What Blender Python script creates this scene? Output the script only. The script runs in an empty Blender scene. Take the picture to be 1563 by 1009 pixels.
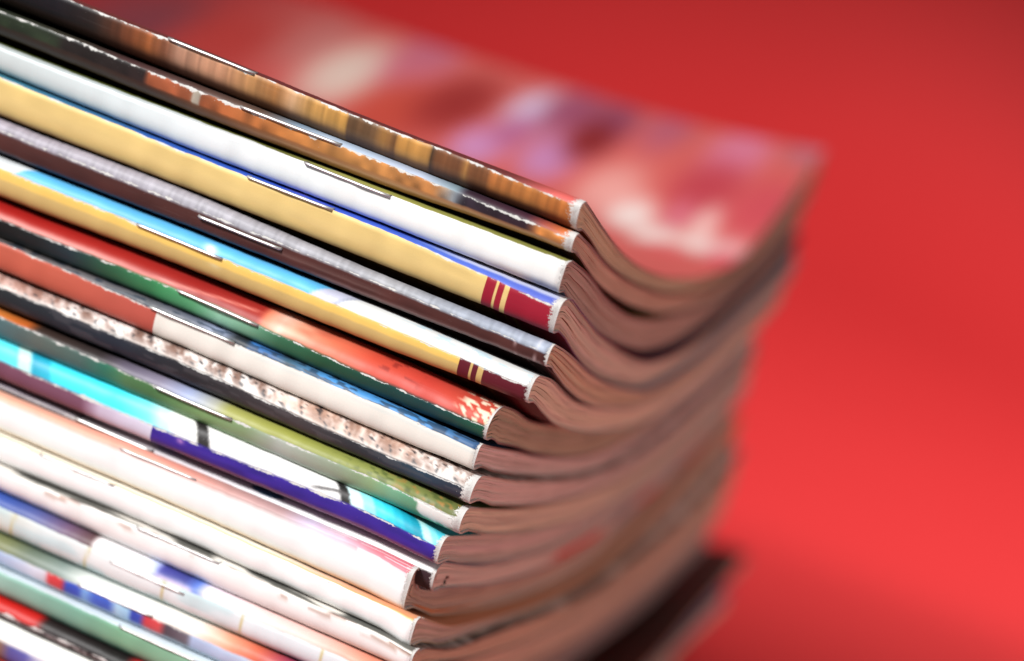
import bpy, math
import numpy as np
from mathutils import Matrix, Vector

# ------------------------------------------------------------------ camera, world, lights, exposure
MM = 0.001
scene = bpy.context.scene
scene.view_settings.view_transform = 'Standard'
scene.view_settings.look = 'None'
scene.view_settings.exposure = 0.0
scene.view_settings.gamma = 1.0
scene.cycles.use_denoising = True
scene.cycles.max_bounces = 8

cam_data = bpy.data.cameras.new('camera')
cam = bpy.data.objects.new('camera', cam_data)
scene.collection.objects.link(cam)
scene.camera = cam
CAM = np.array([78.0739, -348.4614, 50.2346])
fwd = Vector((-0.22437, 0.95458, -0.19606)).normalized()
upv = Vector((-0.37032, 0.10257, 0.92322)).normalized()
right = fwd.cross(upv).normalized()
upv = right.cross(fwd).normalized()
m = Matrix((right, upv, -fwd)).transposed().to_4x4()
m.translation = Vector(CAM * MM)
cam.matrix_world = m
cam_data.sensor_width = 36.0
cam_data.lens = 3890 / 1563 * 36.0
cam_data.clip_start = 0.01
cam_data.clip_end = 20
cam_data.dof.use_dof = True
cam_data.dof.focus_distance = 0.370
cam_data.dof.aperture_fstop = 7.6
cam_data.dof.aperture_blades = 0

world = bpy.data.worlds.new("World")
scene.world = world
world.use_nodes = True
bg = world.node_tree.nodes['Background']
bg.inputs[0].default_value = (1.0, 0.985, 0.97, 1)
bg.inputs[1].default_value = 0.28


def area(name, loc, target, size, power, col=(1, 1, 1)):
    d = bpy.data.lights.new(name, 'AREA')
    d.shape = 'DISK'
    d.size = size * MM
    d.energy = power
    d.color = col
    o = bpy.data.objects.new(name, d)
    scene.collection.objects.link(o)
    loc = Vector(loc) * MM
    tgt = Vector(target) * MM
    o.location = loc
    o.rotation_euler = (tgt - loc).to_track_quat('-Z', 'Y').to_euler()
    return o


kl = area('key_lamp', (-590, -860, 700), (5, 0, -82), 230, 1.08, (1.0, 0.995, 0.985))
kl.data.spread = math.radians(34)
fl = area('added_fill', (950, 60, 120), (0, 100, -60), 380, 0.25, (1.0, 0.90, 0.84))  # unseen soft lamp added to brighten the page ends
fl.data.spread = math.radians(60)
sd = bpy.data.lights.new('backdrop_spot', 'SPOT')
sd.energy = 32.0
sd.color = (1.0, 0.96, 0.94)
sd.spot_size = math.radians(72)
sd.spot_blend = 0.7
sd.shadow_soft_size = 0.06
so = bpy.data.objects.new('backdrop_spot', sd)
scene.collection.objects.link(so)
so.location = Vector((300, 600, 680)) * MM
so.rotation_euler = (Vector((-30, 730, -131)) * MM - so.location).to_track_quat('-Z', 'Y').to_euler()

# ------------------------------------------------------------------ helpers
rng = np.random.default_rng(7)


def lin(c):
    c = np.asarray(c, float) / 255.0
    return np.where(c <= 0.04045, c / 12.92, ((c + 0.055) / 1.055) ** 2.4)


def pchip(x, y, xi):
    x = np.asarray(x, float); y = np.asarray(y, float)
    h = np.diff(x); d = np.diff(y) / h
    mm = np.zeros_like(y)
    for i in range(1, len(x) - 1):
        if d[i - 1] * d[i] > 0:
            w1 = 2 * h[i] + h[i - 1]; w2 = h[i] + 2 * h[i - 1]
            mm[i] = (w1 + w2) / (w1 / d[i - 1] + w2 / d[i])
    mm[0] = d[0]; mm[-1] = d[-1]
    xi = np.asarray(xi, float)
    xc = np.clip(xi, x[0], x[-1])
    k = np.clip(np.searchsorted(x, xc) - 1, 0, len(x) - 2)
    t = (xc - x[k]) / h[k]
    return ((1 + 2 * t) * (1 - t) ** 2 * y[k] + t * (1 - t) ** 2 * h[k] * mm[k]
            + t * t * (3 - 2 * t) * y[k + 1] + t * t * (t - 1) * h[k] * mm[k + 1])


def vnoise(x, y, seed):
    """smooth value noise on arrays"""
    r = np.random.default_rng(seed).random((64, 64))
    xi = np.floor(x).astype(int); yi = np.floor(y).astype(int)
    fx = x - xi; fy = y - yi
    fx = fx * fx * (3 - 2 * fx); fy = fy * fy * (3 - 2 * fy)
    g = lambda a, b: r[a % 64, b % 64]
    return ((g(xi, yi) * (1 - fx) + g(xi + 1, yi) * fx) * (1 - fy)
            + (g(xi, yi + 1) * (1 - fx) + g(xi + 1, yi + 1) * fx) * fy)


def ss(a, b, x):
    t = np.clip((x - a) / (b - a), 0, 1)
    return t * t * (3 - 2 * t)


def mesh_from_grid(name, P, col=None, uv=None, close=False):
    """P: (nx, nc, 3) millimetres -> quad grid mesh"""
    nx, nc = P.shape[:2]
    me = bpy.data.meshes.new(name)
    nv = nx * nc
    idx = np.arange(nv).reshape(nx, nc)
    a = idx[:-1, :-1]; b = idx[1:, :-1]; c = idx[1:, 1:]; d = idx[:-1, 1:]
    F = np.stack([a, b, c, d], -1).reshape(-1, 4)
    return P.reshape(-1, 3), F


def build_mesh(name, chunks, mat, parent=None, smooth=True):
    """chunks: list of (verts, faces, colours(n,3) or None, uv(n,2) or None)"""
    V = []; F = []; C = []; U = []; off = 0
    for v, f, c, u in chunks:
        V.append(v); F.append(f + off); off += len(v)
        C.append(c if c is not None else np.full((len(v), 3), .5))
        U.append(u if u is not None else np.zeros((len(v), 2)))
    V = np.concatenate(V) * MM; F = np.concatenate(F); C = np.concatenate(C); U = np.concatenate(U)
    me = bpy.data.meshes.new(name)
    me.vertices.add(len(V)); me.vertices.foreach_set('co', V.astype(np.float32).ravel())
    me.loops.add(F.size); me.loops.foreach_set('vertex_index', F.astype(np.int32).ravel())
    me.polygons.add(len(F)); me.polygons.foreach_set('loop_start', np.arange(0, F.size, 4, dtype=np.int32))
    me.update(calc_edges=True)
    at = me.color_attributes.new('print', 'FLOAT_COLOR', 'POINT')
    at.data.foreach_set('color', np.concatenate([C, np.ones((len(C), 1))], 1).astype(np.float32).ravel())
    ul = me.uv_layers.new(name='sheet')
    ul.data.foreach_set('uv', U[F.ravel()].astype(np.float32).ravel())
    me.polygons.foreach_set('use_smooth', np.full(len(F), smooth))
    me.validate()
    me.materials.append(mat)
    o = bpy.data.objects.new(name, me)
    scene.collection.objects.link(o)
    if parent is not None:
        o.parent = parent
        o.matrix_parent_inverse = parent.matrix_world.inverted()
    return o


# ------------------------------------------------------------------ materials
class NT:
    def __init__(s, name):
        s.mat = bpy.data.materials.new(name); s.mat.use_nodes = True
        s.t = s.mat.node_tree; s.n = s.t.nodes; s.b = s.n['Principled BSDF']

    def new(s, typ, **kw):
        n = s.n.new(typ)
        for k, v in kw.items(): setattr(n, k, v)
        return n

    def link(s, a, b): s.t.links.new(a, b)

    def val(s, sock, v):
        if hasattr(v, 'is_linked') or isinstance(v, bpy.types.NodeSocket): s.link(v, sock)
        else: sock.default_value = v

    def math(s, op, a, b=0.0, clamp=False):
        n = s.new('ShaderNodeMath', operation=op); n.use_clamp = clamp
        s.val(n.inputs[0], a); s.val(n.inputs[1], b)
        return n.outputs[0]

    def mix(s, f, a, b):
        n = s.new('ShaderNodeMix', data_type='RGBA')
        s.val(n.inputs[0], f); s.val(n.inputs[6], a); s.val(n.inputs[7], b)
        return n.outputs[2]

    def noise(s, vec, scale, detail=3, rough=.55):
        n = s.new('ShaderNodeTexNoise'); n.inputs['Scale'].default_value = scale
        n.inputs['Detail'].default_value = detail; n.inputs['Roughness'].default_value = rough
        s.link(vec, n.inputs['Vector'])
        return n.outputs['Fac']

    def scaled(s, vec, sc, off=(0, 0, 0)):
        n = s.new('ShaderNodeMapping'); n.inputs['Scale'].default_value = sc
        n.inputs['Location'].default_value = off
        s.link(vec, n.inputs['Vector'])
        return n.outputs[0]


def cover_material(k, wf, ew, rough=.50, wcol=(.60, .58, .56), halftone=0.0):
    T = NT('printed_cover')
    at = T.new('ShaderNodeAttribute', attribute_name='print')
    uv = T.new('ShaderNodeUVMap', uv_map='sheet')
    sep = T.new('ShaderNodeSeparateXYZ'); T.link(uv.outputs[0], sep.inputs[0])
    u, v = sep.outputs[0], sep.outputs[1]
    vec = T.scaled(uv.outputs[0], (1, 1, 1), (k * 37.1, k * 11.7, 0))
    st = T.scaled(vec, (1.0, 2.2, 1))
    n1 = T.noise(T.scaled(vec, (.35, .05, 1)), 1.0, 4, .6)      # slow change of wear along the fold
    n2 = T.noise(vec, 3.4, 4, .7)                               # ragged edge
    n3 = T.noise(vec, 1.3, 3, .6)
    # fold wear
    off = T.math('MULTIPLY', T.math('SUBTRACT', n3, .5), .45)
    dist = T.math('ABSOLUTE', T.math('ADD', v, off))
    w = T.math('MULTIPLY', T.math('MULTIPLY', T.math('SUBTRACT', n1, .42), 4.2 * wf), T.math('ADD', n2, .45))
    m1 = T.math('MULTIPLY', T.math('SUBTRACT', w, dist), 12.0, True)
    # end wear
    eoff = T.math('MULTIPLY', T.math('SUBTRACT', T.math('ADD', n2, T.math('MULTIPLY', n3, .6)), .42), ew * 2.6)
    near = T.math('SUBTRACT', 1.0, T.math('MULTIPLY', T.math('ABSOLUTE', v), .10), True)
    m2 = T.math('MULTIPLY', T.math('SUBTRACT', T.math('MULTIPLY', eoff, near), u), 7.0, True)
    # nibbled specks near the fold
    n4 = T.noise(vec, 5.5, 3, .6)
    sp = T.math('GREATER_THAN', T.math('SUBTRACT', n4, T.math('MULTIPLY', T.math('ABSOLUTE', v), .035)), .705 - .05 * min(wf, .4))
    m3 = T.math('MULTIPLY', sp, .7)
    mk = T.math('MAXIMUM', T.math('MAXIMUM', m1, m2), m3)
    grain = T.noise(vec, 7.0, 2, .5)
    big = T.noise(T.scaled(vec, (.12, .5, 1)), 1.0, 3, .5)
    br = T.math('ADD', T.math('MULTIPLY', grain, .22), T.math('MULTIPLY', big, .16))
    br = T.math('ADD', br, .81)
    vm = T.new('ShaderNodeVectorMath', operation='SCALE')
    T.link(at.outputs['Color'], vm.inputs[0]); T.link(br, vm.inputs['Scale'])
    base = vm.outputs[0]
    # long faint scuffs running with the spine
    sc = T.noise(T.scaled(vec, (.05, 4.0, 1)), 1.0, 4, .7)
    scm = T.math('MULTIPLY', T.math('SUBTRACT', sc, .60), 1.6, True)
    base = T.mix(T.math('MULTIPLY', scm, .22), base, (.62, .60, .58, 1))
    wdirt = T.noise(vec, 9.0, 3, .6)
    wc = T.mix(T.math('MULTIPLY', T.math('SUBTRACT', wdirt, .52), 2.2, True), (*wcol, 1), (.36, .32, .29, 1))
    colr = T.mix(mk, base, wc)
    T.link(colr, T.b.inputs['Base Color'])
    T.link(T.math('ADD', rough, T.math('MULTIPLY', mk, .45)), T.b.inputs['Roughness'])
    T.b.inputs['Specular IOR Level'].default_value = .36
    bmp = T.new('ShaderNodeBump'); bmp.inputs['Strength'].default_value = .5; bmp.inputs['Distance'].default_value = .00012
    h = T.math('ADD', T.math('MULTIPLY', n2, T.math('ADD', T.math('MULTIPLY', mk, 1.2), .10)), T.math('MULTIPLY', n3, .08))
    T.link(h, bmp.inputs['Height']); T.link(bmp.outputs[0], T.b.inputs['Normal'])
    return T.mat


def page_material():
    T = NT('page_paper')
    at = T.new('ShaderNodeAttribute', attribute_name='print')
    uv = T.new('ShaderNodeUVMap', uv_map='sheet')
    lines = T.noise(T.scaled(uv.outputs[0], (.035, 3.6, 1)), 1.0, 5, .75)
    broad = T.noise(T.scaled(uv.outputs[0], (.02, 1.6, 1)), 1.0, 3, .6)
    patch = T.noise(T.scaled(uv.outputs[0], (.09, 2.5, 1)), 1.0, 3, .6)
    br = T.math('ADD', T.math('ADD', T.math('MULTIPLY', lines, .75), T.math('MULTIPLY', broad, .55)), .36)
    vm = T.new('ShaderNodeVectorMath', operation='SCALE')
    T.link(at.outputs['Color'], vm.inputs[0]); T.link(br, vm.inputs['Scale'])
    c = T.mix(T.math('MULTIPLY', T.math('SUBTRACT', patch, .56), 2.4, True), vm.outputs[0], (.22, .12, .10, 1))
    dark = T.math('MULTIPLY', T.math('SUBTRACT', .36, lines), 7.0, True)
    c = T.mix(T.math('MULTIPLY', dark, .45), c, (.06, .04, .035, 1))
    T.link(c, T.b.inputs['Base Color'])
    T.b.inputs['Roughness'].default_value = .8
    T.b.inputs['Specular IOR Level'].default_value = .15
    bmp = T.new('ShaderNodeBump'); bmp.inputs['Strength'].default_value = .5; bmp.inputs['Distance'].default_value = .0001
    T.link(lines, bmp.inputs['Height']); T.link(bmp.outputs[0], T.b.inputs['Normal'])
    return T.mat


def metal_material():
    T = NT('staple_wire')
    tc = T.new('ShaderNodeTexCoord')
    n = T.noise(tc.outputs['Object'], 900.0, 3, .6)
    T.link(T.mix(n, (.36, .35, .34, 1), (.58, .58, .58, 1)), T.b.inputs['Base Color'])
    T.b.inputs['Metallic'].default_value = .75
    T.link(T.math('ADD', .32, T.math('MULTIPLY', n, .2)), T.b.inputs['Roughness'])
    return T.mat


PAGES = page_material()
WIRE = metal_material()

# ------------------------------------------------------------------ measured magazines (millimetres)
# st: along the spine, (x, top, fold, bottom) heights; xe: x of the trimmed end; sh: skew; pk/tp/bt: (y, z) of the
# shoulder, fold tip and belly of the spine at the trimmed end; up/lo: (y, z) of upper and lower outline behind them
MAG = {
1: dict(st=[[-96.4,.13,-.06,-4.02],[-65.1,.17,-.3,-4.17],[-32.6,-.2,-.3,-4.39]],xe=-.56,sh=0,pk=[2.5,-.4],tp=[0,-1.2],bt=[6.7,-5.2],up=[[8.8,-2.3],[18.7,-5.3],[42.6,-11.9],[67.3,-16.8]],lo=[[13.2,-7],[23.8,-10.4],[39.7,-14.4],[64.6,-19.2]]),
2: dict(st=[[-94.5,-5.31,-5.5,-9.01],[-63.1,-4.99,-6.0,-9.07],[-30.7,-4.66,-5.64,-8.57]],xe=.14,sh=0,pk=[2,-5],tp=[0,-5.9],bt=[3.0,-8.0],up=[[11,-7.2],[23.5,-10.6]],lo=[[8.2,-9.4],[21.6,-13.7],[43.4,-19],[71.4,-24.1]]),
3: dict(st=[[-92.8,-10.2,-10.4,-14.29],[-61.7,-9.71,-10.1,-14.26],[-29.1,-8.85,-9.9,-13.75]],xe=.34,sh=0,pk=[3.5,-9.2],tp=[0,-9.6],bt=[2.8,-14.1],up=[[11.7,-11.1],[23.4,-14.1]],lo=[[8,-15.4],[35,-23.5],[63,-29.6],[88.3,-33.3],[108,-34.1]]),
4: dict(st=[[-91.2,-14.39,-15.13,-20.5],[-59.9,-14.35,-15.17,-20.01],[-27.4,-13.93,-14.82,-19.57]],xe=1.61,sh=.0019,pk=[3.6,-14.55],tp=[0,-15.8],bt=[2.8,-19.9],up=[[7,-15.1],[12.2,-16.4],[22.4,-19.7],[39.1,-24.6],[54.9,-28.2]],lo=[[10.5,-21.7],[19.8,-25.1],[29.8,-28.3],[45.7,-32.6],[67.1,-36.8],[85.3,-39.5]]),
5: dict(st=[[-88.5,-21.1,-22.8,-25.85],[-57.3,-20.47,-22.57,-25.32],[-24.7,-20.91,-22.35,-24.86]],xe=2.46,sh=.0038,pk=[1.9,-21.2],tp=[0,-22.5],bt=[1.6,-24.6],up=[[8,-22.6],[22.5,-26.7],[35.5,-30.5],[50.6,-34]],lo=[[7,-26.1],[17.9,-29.9],[32,-34],[46.7,-37.4],[63.5,-40.1],[86,-42.7]]),
6: dict(st=[[-86.8,-26.32,-28.28,-32.1],[-55.4,-25.78,-27.99,-31.21],[-22.7,-25.58,-27.93,-30.81]],xe=1.61,sh=.0057,pk=[2.8,-26.5],tp=[0,-28.2],bt=[3.0,-30.8],up=[[10.2,-27.9],[24.8,-32.2],[39.7,-36.3]],lo=[[11.4,-33.3],[21.8,-36.7],[36.9,-40.3],[53,-43.3],[74.3,-46]]),
7: dict(st=[[-84.3,-32.41,-35.6,-38.15],[-53.1,-31.67,-35.0,-37.49],[-19.9,-31.63,-35.79,-37.78]],xe=-2.41,sh=.0076,pk=[5.5,-33.3],tp=[0,-36.0],bt=[4.1,-38.4],up=[[12.2,-34.8],[25.8,-38.9],[46.8,-43.7]],lo=[[9.7,-40],[23.1,-42.7],[43.3,-47.2],[63.7,-50.8],[79.4,-52.9]]),
8: dict(st=[[-83.2,-38.4,-38.75,-42.77],[-51.4,-37.76,-39.2,-42.58],[-18.7,-38.14,-39.14,-42.78]],xe=-2.57,sh=.0094,pk=[1.5,-38.8],tp=[0,-39.8],bt=[2.2,-43],up=[[5.5,-39.7],[29.1,-44.5]],lo=[[12.5,-45.1],[35,-49.5],[59.4,-53.8],[84.9,-57.1]]),
9: dict(st=[[-81,-43.3,-45.32,-47.98],[-49.5,-42.67,-45.09,-47.5],[-16.3,-42.87,-45.78,-47.52]],xe=-1.38,sh=.0113,pk=[3.1,-43.6],tp=[0,-45.6],bt=[2.2,-47.9],lo=[[14.8,-50.5],[32.3,-53.7],[60.1,-57.9],[84.3,-60.3]]),
10: dict(st=[[-79.5,-48.45,-49.59,-52.72],[-47.7,-47.88,-50.02,-52.35],[-14.9,-47.7,-49.71,-52.18]],xe=-1.45,sh=.0132,pk=[2.9,-48.7],tp=[0,-50.4],bt=[4.7,-53.1],lo=[[17.8,-56],[34.9,-59.1],[62.3,-63.1]]),
11: dict(st=[[-77.3,-52.9,-56.15,-58.6],[-45.7,-52.45,-55.81,-58.05],[-13.1,-52.46,-54.9,-57.49]],xe=-2.95,sh=.0151,pk=[2.2,-53.9],tp=[0,-55.4],bt=[2.7,-58.4],lo=[[13.9,-60.5],[39.1,-65.3],[70,-69.3]]),
12: dict(st=[[-76.2,-58.82,-59.9,-62.6],[-44.7,-58.33,-59.9,-62.4],[-11.9,-57.77,-59.9,-62.3]],xe=-3.0,sh=.017,y0=2.5,pk=[5.2,-58.7],tp=[2.5,-60.2],bt=[8.5,-63.9],lo=[[18.8,-65.8],[34.3,-68.8],[60.1,-72.5],[82.5,-74.6],[110.4,-75.6],[138.5,-74.4],[183.1,-69.7],[214,-61]]),
13: dict(st=[[-75.5,-60.35,-61.4,-66.48],[-43.8,-59.55,-60.8,-66.13],[-10.8,-59.14,-60.3,-66.33]],xe=-5.51,sh=.019,pk=[2.2,-59.9],tp=[0,-61.3],bt=[3.4,-67.2],up=[[3.8,-61.9],[6,-64.2],[9.5,-65.3],[20,-67.6]],lo=[[20,-71.9],[36,-74.9],[61.6,-79],[88.7,-82.1],[127.2,-84.4]]),
14: dict(st=[[-73.7,-66.57,-67,-71.09],[-42,-66.22,-66.7,-70.46],[-8.8,-66.42,-66.8,-70.58]],xe=-2.66,sh=.018,pk=[1.8,-66.8],tp=[0,-67.6],bt=[3.2,-71.9],lo=[[18.5,-75.2],[37.6,-77.8],[71,-81.5]]),
15: dict(st=[[-72.1,-71.28,-71.9,-75.23],[-40.4,-70.65,-71.2,-75.19],[-7.2,-70.67,-71.3,-74.84]],xe=-1.35,sh=.022,pk=[2.4,-71.5],tp=[0,-72.5]),
16: dict(st=[[-70,-75.42,-77.45,-81.4],[-38.2,-75.28,-77.37,-80.88],[-5,-75.03,-76.98,-80.23]],xe=-2,sh=.026),
17: dict(st=[[-67.8,-81.6,-83.93,-86.1],[-36,-80.97,-83.63,-85.82],[-2.9,-80.51,-83.03,-85.08]],xe=-3,sh=.026),
18: dict(st=[[-66.8,-86.26,-86.94,-90.63],[-34.8,-85.92,-87.06,-90.69],[-1.6,-85.27,-86.58,-89.94]],xe=-4,sh=.028),
19: dict(st=[[-64.7,-90.82,-93.06,-93.7],[-32.8,-90.88,-92.79,-93.65],[.4,-90.13,-92.19,-92.94]],xe=-16,sh=.005),
20: dict(st=[[-63.2,-93.84,-97.46,-100.2],[-31.3,-93.85,-97.1,-99.79],[1.9,-93.13,-96.23,-98.87]],xe=5,sh=.02),
}
for _k in (13, 14, 15, 16):      # narrow dark gaps between the white issues
    for _r in MAG[_k]['st']:
        _r[3] += .2
zb = -99.8
for k in range(21, 27):
    th = 5.0
    MAG[k] = dict(st=[[-63, zb - .3, zb - 1.6, zb - th + .2], [-31, zb - .2, zb - 1.6, zb - th + .2], [2, zb, zb - 1.6, zb - th + .2]],
                  xe=[4, 1, 4, 0, 2, -2][k - 21], sh=.02)
    zb -= th
NMAG = 26
Z_TABLE = -131.5
WID = {1: 214, 2: 211, 3: 208, 4: 207, 5: 206, 6: 206, 7: 206, 8: 207, 9: 209, 10: 212, 11: 216, 12: 220, 13: 224, 14: 228,
       15: 231, 16: 233, 17: 234, 18: 236, 19: 222, 20: 262, 21: 266, 22: 268, 23: 262, 24: 250, 25: 228, 26: 230}

REF0 = [[2.5, -.4], [8.8, -2.3], [18.7, -5.3], [42.6, -11.9], [67.3, -16.8], [97, -20.6], [125, -22.5], [140, -22.4], [157, -20.5], [178, -13.5], [199, -5.5], [214, -.4], [245, 8]]
REF3 = [[4.9, -14.4], [8, -15.4], [35, -23.5], [63, -29.6], [88.3, -33.3], [108, -34.1], [132, -33.3], [157, -29.7], [190, -24], [212, -17], [245, -8]]
REF12 = [[7, -63.6], [17.8, -65.6], [34.3, -68.8], [60.1, -72.5], [82.5, -74.6], [110.4, -75.6], [138.5, -74.4], [183.1, -69.7], [214, -62], [245, -54]]
Y = np.unique(np.concatenate([np.arange(0, 12, .5), np.arange(12, 40, 2), np.arange(40, 246, 5)])).astype(float)


def refc(R, y0):
    R = np.array(R); z = pchip(R[:, 0], R[:, 1], Y)
    return z - pchip(R[:, 0], R[:, 1], [y0])[0]


# stations along the spine
X = np.unique(np.round(np.concatenate([np.arange(-275, -104, 9.), np.arange(-104, 20, 4.)]), 3))


def station(k, j, xs, endval):
    """height of line j (1 top, 2 fold, 3 bottom) along x, relative to the trimmed end"""
    s = MAG[k]['st']
    xx = [-275, -140] + [a[0] for a in s] + [max(MAG[k]['xe'], s[-1][0] + 3), 40]
    d01 = (s[0][j] - s[1][j])
    zz = [s[0][j] + .6 * d01, s[0][j] + .5 * d01] + [a[j] for a in s] + [endval, endval]
    return pchip(xx, zz, xs) - endval


def lift(x, y):
    return -12 * (1 - np.exp(-np.clip(-x, 0, None) / 60)) * np.clip(y / 214, 0, 1.15) ** 2


PROF = {}
prevB = None
for k in range(1, NMAG + 1):
    M = MAG[k]
    s = M['st'][-1]
    M.setdefault('pk', [2.6, s[1] - .5]); M.setdefault('tp', [0, s[2]]); M.setdefault('bt', [4.2, s[3] - .85])
    pk, tp, bt = M['pk'], M['tp'], M['bt']
    # lower outline at the end
    yb0 = bt[0]
    if k <= 3:
        t = k / 3; S = refc(REF0, 4) * (1 - t) + refc(REF3, 5) * t
    elif k <= 12:
        t = (k - 3) / 9; S = refc(REF3, 5) * (1 - t) + refc(REF12, 7) * t
    else:
        flat = float(ss(16.5, 26, k)); S = refc(REF12, 7) * (1 - flat) - 3.3 * min(k - 12, 4) * (1 - .8 * flat) * np.clip(Y / 214, 0, 1.1) ** 2
    zb_ = bt[1] + S - np.interp(bt[0], Y, S)
    if 'lo' in M:
        lo = np.array(M['lo']); r = lo[:, 1] - np.interp(lo[:, 0], Y, zb_)
        zb_ = zb_ + np.interp(Y, [bt[0], *lo[:, 0], lo[-1, 0] + 60], [0, *r, 0 if k > 3 else r[-1] * .4])
    else:
        # belly tucks in just behind the spine
        zb_ = zb_ - .0
    gap = .12 + .46 * np.exp(-((Y - 20) / 20.0) ** 2)
    if k == 4: gap = gap + 1.1 * ss(35, 80, Y)
    if k == 20: gap = gap + 5.0 * ss(50, 170, Y)
    if k == 3: gap = gap + 1.3 * np.exp(-((Y - 62) / 26.0) ** 2)
    # upper outline at the end
    if k == 1:
        R = np.array(REF0); zt_ = pchip(R[:, 0], R[:, 1], Y)
    else:
        base = PROF[k - 1]['B'] - gap
        up = [pk] + M.get('up', [])
        up = np.array(up)
        y1 = up[-1, 0] + 22
        ctl_y = list(up[:, 0]) + [y for y in Y if y > y1]
        ctl_z = list(up[:, 1]) + [b for y, b in zip(Y, base) if y > y1]
        zt_ = pchip(ctl_y, ctl_z, Y)
    # x displacement fields
    dT = station(k, 1, X, pk[1] + .2 * pk[0]); dF = station(k, 2, X, tp[1] + .2 * tp[0]); dB = station(k, 3, X, bt[1] + .2 * bt[0])
    if k == 1: dB0 = dB
    # deeper in, the displacements of neighbours must agree: fade both to one shared value
    ZT = zt_[None, :] + dT[:, None] * np.ones_like(Y)
    ZB = zb_[None, :] + dB[:, None] * np.ones_like(Y)
    L_ = lift(X[:, None], Y[None, :])
    ZT = ZT + L_; ZB = ZB + L_
    if prevB is not None:
        wgt = ss(10, 45, Y)[None, :]
        tgt = prevB - gap[None, :]
        ZT = ZT * (1 - wgt) + tgt * wgt
        ZT = np.where(Y[None, :] > MAG[k - 1]['bt'][0] - .5, np.minimum(ZT, prevB - .10), ZT)
    minth = (1.6 if k != 19 else 1.2)
    ZB = np.minimum(ZB, ZT - minth)
    if k == NMAG:
        ZB = np.full_like(ZB, Z_TABLE + .2)
    ZB = np.maximum(ZB, Z_TABLE + .2 + (NMAG - k) * 1.3)
    PROF[k] = dict(B=zb_, ZT=ZT, ZB=ZB, dF=dF)
    prevB = ZB


def bilin(G, x, y):
    """G on X x Y, sampled at arrays x (n,), y (m,) -> (n, m)"""
    x = np.clip(x, X[0], X[-1]); y = np.clip(y, Y[0], Y[-1])
    i = np.clip(np.searchsorted(X, x) - 1, 0, len(X) - 2); tx = (x - X[i]) / (X[i + 1] - X[i])
    A = G[i] * (1 - tx)[:, None] + G[i + 1] * tx[:, None]
    j = np.clip(np.searchsorted(Y, y) - 1, 0, len(Y) - 2); ty = (y - Y[j]) / (Y[j + 1] - Y[j])
    return A[:, j] * (1 - ty) + A[:, j + 1] * ty


def contour(k, x, fine=True):
    """outer outline of magazine k at positions x: returns y (m,), z (n, m), index of fold"""
    M = MAG[k]; P = PROF[k]; W = WID[k]
    y0 = M.get('y0', 0.0)
    yp = M['pk'][0]; yb = M['bt'][0]
    if fine:
        yt = np.concatenate([np.arange(yp + .35, 10, .45), np.linspace(10.5, 40, 14), np.linspace(44, W, 34)])
        yo = np.concatenate([np.arange(yb + .35, 10, .45), np.linspace(10.5, 40, 12), np.linspace(46, W, 20)])
        na = 14
    else:
        yt = np.concatenate([np.array([yp + 1, yp + 2.5]), np.linspace(10, 40, 10), np.linspace(45, W, 22)])
        yo = np.concatenate([np.array([yb + 1, yb + 2.5]), np.linspace(10, 40, 10), np.linspace(45, W, 22)])
        na = 8
    zT = bilin(P['ZT'], x, np.concatenate([[yp], yt]))
    zB = bilin(P['ZB'], x, np.concatenate([[yb], yo]))
    zF = M['tp'][1] + np.interp(x, X, P['dF'])
    zF = np.clip(zF, zB[:, 0] + .25, zT[:, 0] - .12)
    th = np.linspace(0, 1, na + 1)
    # nose: blend of an ellipse and a straight bevel
    def arc(yend, zend):
        e = np.pi / 2 * th
        s_ = np.sin(e) ** .86
        pw = 2.9
        yy = (yend - y0) * (.86 * (1 - (1 - s_ ** pw) ** (1 / pw)) + .14 * s_)
        return y0 + yy, zF[:, None] + (zend - zF)[:, None] * s_[None, :]
    ya, za = arc(yp, zT[:, 0]); yc, zc = arc(yb, zB[:, 0])
    y = np.concatenate([yt[::-1], ya[::-1], yc[1:], yo])
    z = np.concatenate([zT[:, 1:][:, ::-1], za[:, ::-1], zc[:, 1:], zB[:, 1:]], 1)
    return y, z, len(yt) + na


def offset(y, z, d):
    """shift outline inwards by d (outline runs top back -> fold -> bottom back)"""
    ty = np.gradient(y)[None, :] * np.ones_like(z); tz = np.gradient(z, axis=1)
    l = np.sqrt(ty ** 2 + tz ** 2) + 1e-9
    ny, nz = -tz / l, ty / l
    return y[None, :] + ny * d, z + nz * d


# ------------------------------------------------------------------ printed artwork (print colours, some with light and shade painted in)
def px_of(k, x):
    """ruler along each spine used to place the print"""
    s = MAG[k]['st']
    return 3 + (x - s[0][0]) * 577.0 / (s[2][0] - s[0][0])


def ramp(p, stops):
    xs = [a[0] for a in stops]; cs = np.array([a[1] for a in stops], float)
    return np.stack([np.interp(p, xs, cs[:, i]) for i in range(3)], -1)


def steps(p, stops, soft=0):
    """hard bands: list of (start, colour)"""
    xs = np.array([a[0] for a in stops]); cs = np.array([a[1] for a in stops], float)
    i = np.clip(np.searchsorted(xs, p, side='right') - 1, 0, len(xs) - 1)
    c = cs[i]
    if soft:
        t = np.clip((p - xs[i]) / soft, 0, 1)[..., None]
        c = np.where(i[..., None] > 0, cs[np.maximum(i - 1, 0)] * (1 - t) + c * t, c)
    return c


def mixc(a, b, m):
    return a * (1 - m[..., None]) + np.asarray(b, float) * m[..., None]


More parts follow.
